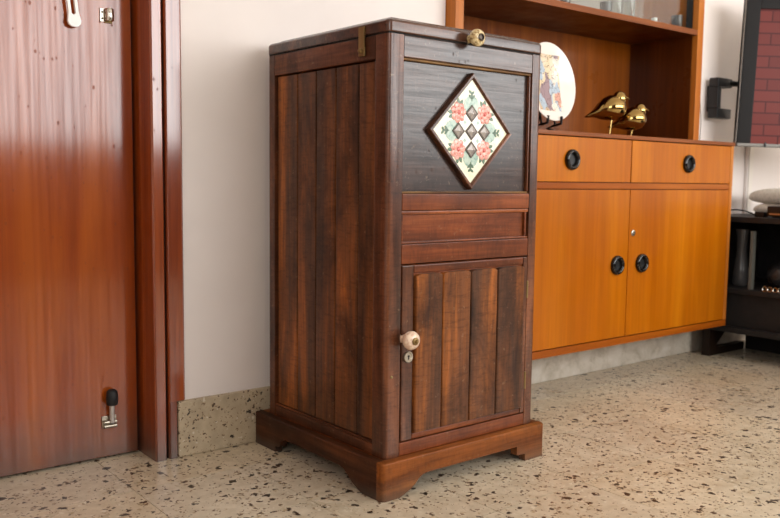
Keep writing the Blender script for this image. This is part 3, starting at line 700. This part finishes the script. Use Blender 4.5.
def screen_mat():
    t = NT('screen_brick_picture'); v = t.coords(); 
    mp = t.n('ShaderNodeMapping', {'Vector': v, 'Rotation': (-PI / 2, 0, 0), 'Location': (.03, .0, 0)}).outputs[0]
    sw = t.n('ShaderNodeSeparateXYZ', {0: v})
    cb = t.n('ShaderNodeCombineXYZ', {0: t.math('ADD', sw.outputs[0], .012), 1: sw.outputs[2], 2: 0.0}).outputs[0]
    br = t.n('ShaderNodeTexBrick', {'Vector': cb, 'Color1': s2l((182, 76, 64)), 'Color2': s2l((166, 66, 56)), 'Mortar': s2l((120, 42, 38)), 'Scale': 1.0, 'Mortar Size': .0042, 'Mortar Smooth': .6, 'Brick Width': .118, 'Row Height': .0455})
    t.set(Base_Color=s2l((20, 12, 12)), Roughness=.25, Emission_Color=br.outputs[0], Emission_Strength=.44, Specular_IOR_Level=.1); return t.m
bm = bmesh.new(); bx(bm, bz, TW - bz, -.004, 0.0, .013, TH - .05); mk('screen', bm, screen_mat(), tv)
bm = bmesh.new()
A = [bm.verts.new(p) for p in ((.004, .035, .02), (TW - .004, .035, .02), (TW - .004, .035, TH - .03), (.004, .035, TH - .03))]
B = [bm.verts.new(p) for p in ((.02, .075, .05), (TW - .02, .075, .05), (TW - .02, .075, TH - .09), (.02, .075, TH - .09))]
bm.faces.new(A); bm.faces.new(B)
for i in range(4): bm.faces.new((A[i], A[(i + 1) % 4], B[(i + 1) % 4], B[i]))
mk('rear_housing', bm, M_BLACK, tv)
ar = thing('tv_bracket', 'black metal wall arm behind the television', 'bracket', (2.10, 0, .985))
box('wall_plate', .02, .10, -.012, .006, .03, .135, M_BLACK, ar, .002)
box('arm_bar', .0, .11, -.055, -.0125, .128, .165, M_BLACK, ar, .004)
box('arm_bar', .0, .11, -.055, -.0125, 0, .040, M_BLACK, ar, .004)
box('arm_upright', .0, .022, -.055, -.0125, .0405, .1275, M_BLACK, ar, .003)
bm = bmesh.new(); tube(bm, [(.08, -.035, .146), (.20, -.12, .146), (.335, -.285, .146)], .012, 10); mk('arm_link', bm, M_BLACK, ar, 60)

# cable trunking on the wall below the television, and a loose thin wire
tk = thing('cable_trunking', 'white cable trunking strip on the wall below the television', 'trunking', (2.447, WY, .58))
box('trunk_channel', 0, .05, -.014, 0, 0, .34, M_WALL, tk, .003)
box('trunk_lid', .008, .042, -.019, -.0135, 0, .34, plain('pvc_white', (232, 224, 214), .4), tk, .003)
bm = bmesh.new(); tube(bm, [(2.045 + .035 * math.sin(k / 9 * 2.6), .003, 1.13 - .3 * k / 9) for k in range(10)], .0015, 6); tag(mk('thin_wire', bm, plain('grey_wire', (150, 142, 134), .5), None, 60), 'thin grey wire dangling on the wall right of the teak unit', 'wire')

# ------------------------------------------------------------------ dark console under the television (its open front faces the room's left)
M_CON = wood('console_black_wood', [(.3, (12, 8, 7)), (.7, (22, 14, 12))], 'y', 14, 1, .65, 0, .3, .3, .05)
M_CONL = wood('console_foot_wood', [(.3, (24, 15, 10)), (.7, (42, 27, 18))], 'z', 14, 1, .42, .3, .3, .3, .05)
co = thing('tv_console', 'low black wooden console with open shelves below the television', 'console', (2.05, 0, 0))
CT = .583; YF = -1.25
box('top_board', 0, .5, YF, -.012, CT - .022, CT, M_CON, co, .002)
box('shelf_board', .012, .5, YF + .02, -.032, .272, .292, M_CON, co, .002)
box('bottom_board', .0, .5, YF, -.012, .112, .134, M_CON, co, .002)
box('end_panel', .004, .5, -.031, -.0125, .135, CT - .0225, M_CON, co, .001)
box('end_panel', .004, .5, YF, YF + .019, .135, CT - .0225, M_CON, co, .001)
box('divider', .02, .5, -.66, -.64, .293, CT - .0225, M_CON, co, .001)
box('back_panel', .485, .5, YF + .02, -.0325, .135, CT - .0225, M_CON, co, 0)
box('drop_front', .03, .045, YF + .02, -.032, .1345, .2715, M_CON, co, .002)
box('plinth', .285, .49, YF + .02, -.10, 0, .1115, M_CON, co, .001)
for yy in (-.10, YF + .06):
    bm = bmesh.new(); prism(bm, [(0, 0), (.275, 0), (.275, .030), (.075, .030), (.056, .045), (.14, .1115), (0, .1115)], yy, yy + .035, 'y'); mk('sled_foot', bm, M_CONL, co)
# what stands on and in the console
bm = bmesh.new(); lathe(bm, [(0, 0), (.030, 0), (.036, .01), (.030, .07), (.020, .14), (.022, .20), (.030, .235), (.028, .235), (.018, .20), (.016, .14), (.026, .07), (.03, .012), (0, .010)], 24, 'z')
o = mk('glass_vase', bm, plain('grey_glaze', (66, 63, 62), .15), None, 60); o.location = (2.18, -.148, .2922); tag(o, 'slender grey vase on the console shelf beside the teak unit', 'vase')
o = box('upright_box', -.012, .012, -.006, .006, 0, .235, plain('pale_card', (96, 95, 88), .5), None, .001); o.location = (2.09, -.245, .2922); tag(o, 'thin pale case standing upright on the console shelf', 'case')
bm = bmesh.new(); ellipsoid(bm, (0, 0, .055), (.06, .06, .055), None, 20, 12); lathe(bm, [(0, 0), (.03, 0), (.035, .006), (0, .008)], 16, 'z')
o = mk('round_pot', bm, plain('dark_grey_glaze', (40, 39, 39), .25), None, 180); o.location = (2.19, -.32, .2922); tag(o, 'round dark grey pot on the console shelf', 'pot')
ch = thing('ring_charm', 'small silver rings lying along the console shelf edge', 'ornament', (2.066, -.315, .2922))
for k in range(5):
    bm = bmesh.new(); r0 = .009
    for i in range(16):
        pass
    tube(bm, [(0, r0 * math.cos(2 * PI * i / 14), r0 + .0022 + r0 * math.sin(2 * PI * i / 14)) for i in range(15)], .0022, 6)
    q = mk('ring', bm, M_CHROME, ch, 60); q.location = (0, -.021 * k, 0)
# on the top: folded white cloth on a black box, small cables
st = thing('set_top_box', 'flat black set-top box on the console top', 'electronics', (2.17, -.43, CT))
box('case', -.09, .09, -.13, .13, .006, .046, M_BLACK, st, .003)
for a in (-.07, .07):
    for b in (-.1, .1): box('foot', a - .012, a + .012, b - .012, b + .012, 0, .0065, M_RUBBER, st, 0)
box('front_stripe', -.0915, -.0895, -.12, .12, .012, .018, M_STEEL, st, 0)
cl = thing('folded_cloth', 'folded off-white cloth bundle on the console', 'cloth', (2.375, -.265, CT))
def cloth_mat():
    t = NT('offwhite_cloth'); v = t.coords(); a = t.noise(v, 90, 3); t.set(Base_Color=t.ramp(a, [(.3, (196, 188, 174)), (.7, (222, 214, 202))]), Roughness=.9); t.bump(a, .3, .003); return t.m
MC = cloth_mat()
for k, (dz, sx, sy, hh) in enumerate(((0.002, .10, .15, .05), (.046, .105, .165, .066))):
    bm = bmesh.new(); bmesh.ops.create_uvsphere(bm, u_segments=28, v_segments=14, radius=1)
    for v in bm.verts:
        c = v.co; f = lambda t, e: math.copysign(abs(t) ** e, t)
        x, y, z = f(c.x, .55), f(c.y, .55), f(c.z, .7)
        wv = 1 + .05 * math.sin(5 * x + 3 * y + k) + .04 * math.sin(9 * y + 2 * z)
        v.co = (x * sx * wv, y * sy * wv, hh / 2 + dz + z * hh / 2 * (1 + .08 * math.sin(7 * y + 4 * x)))
    mk('cloth_fold', bm, MC, cl, 180)
bm = bmesh.new(); tube(bm, [(2.075 + .05 * math.sin(t * .35), -.06 - .030 * t, CT + .004 + .022 * math.sin(t / 6 * PI)) for t in range(7)], .0028, 6); tag(mk('power_cable', bm, M_BLACK, None, 60), 'thin dark cable arching over the console top', 'cable')
bm = bmesh.new(); bx(bm, -.018, .018, -.02, .02, 0, .022, .004); ad = mk('power_adapter', bm, M_BLACK, None, 40); ad.location = (2.11, -.262, CT); tag(ad, 'small black power adapter on the console top', 'adapter')
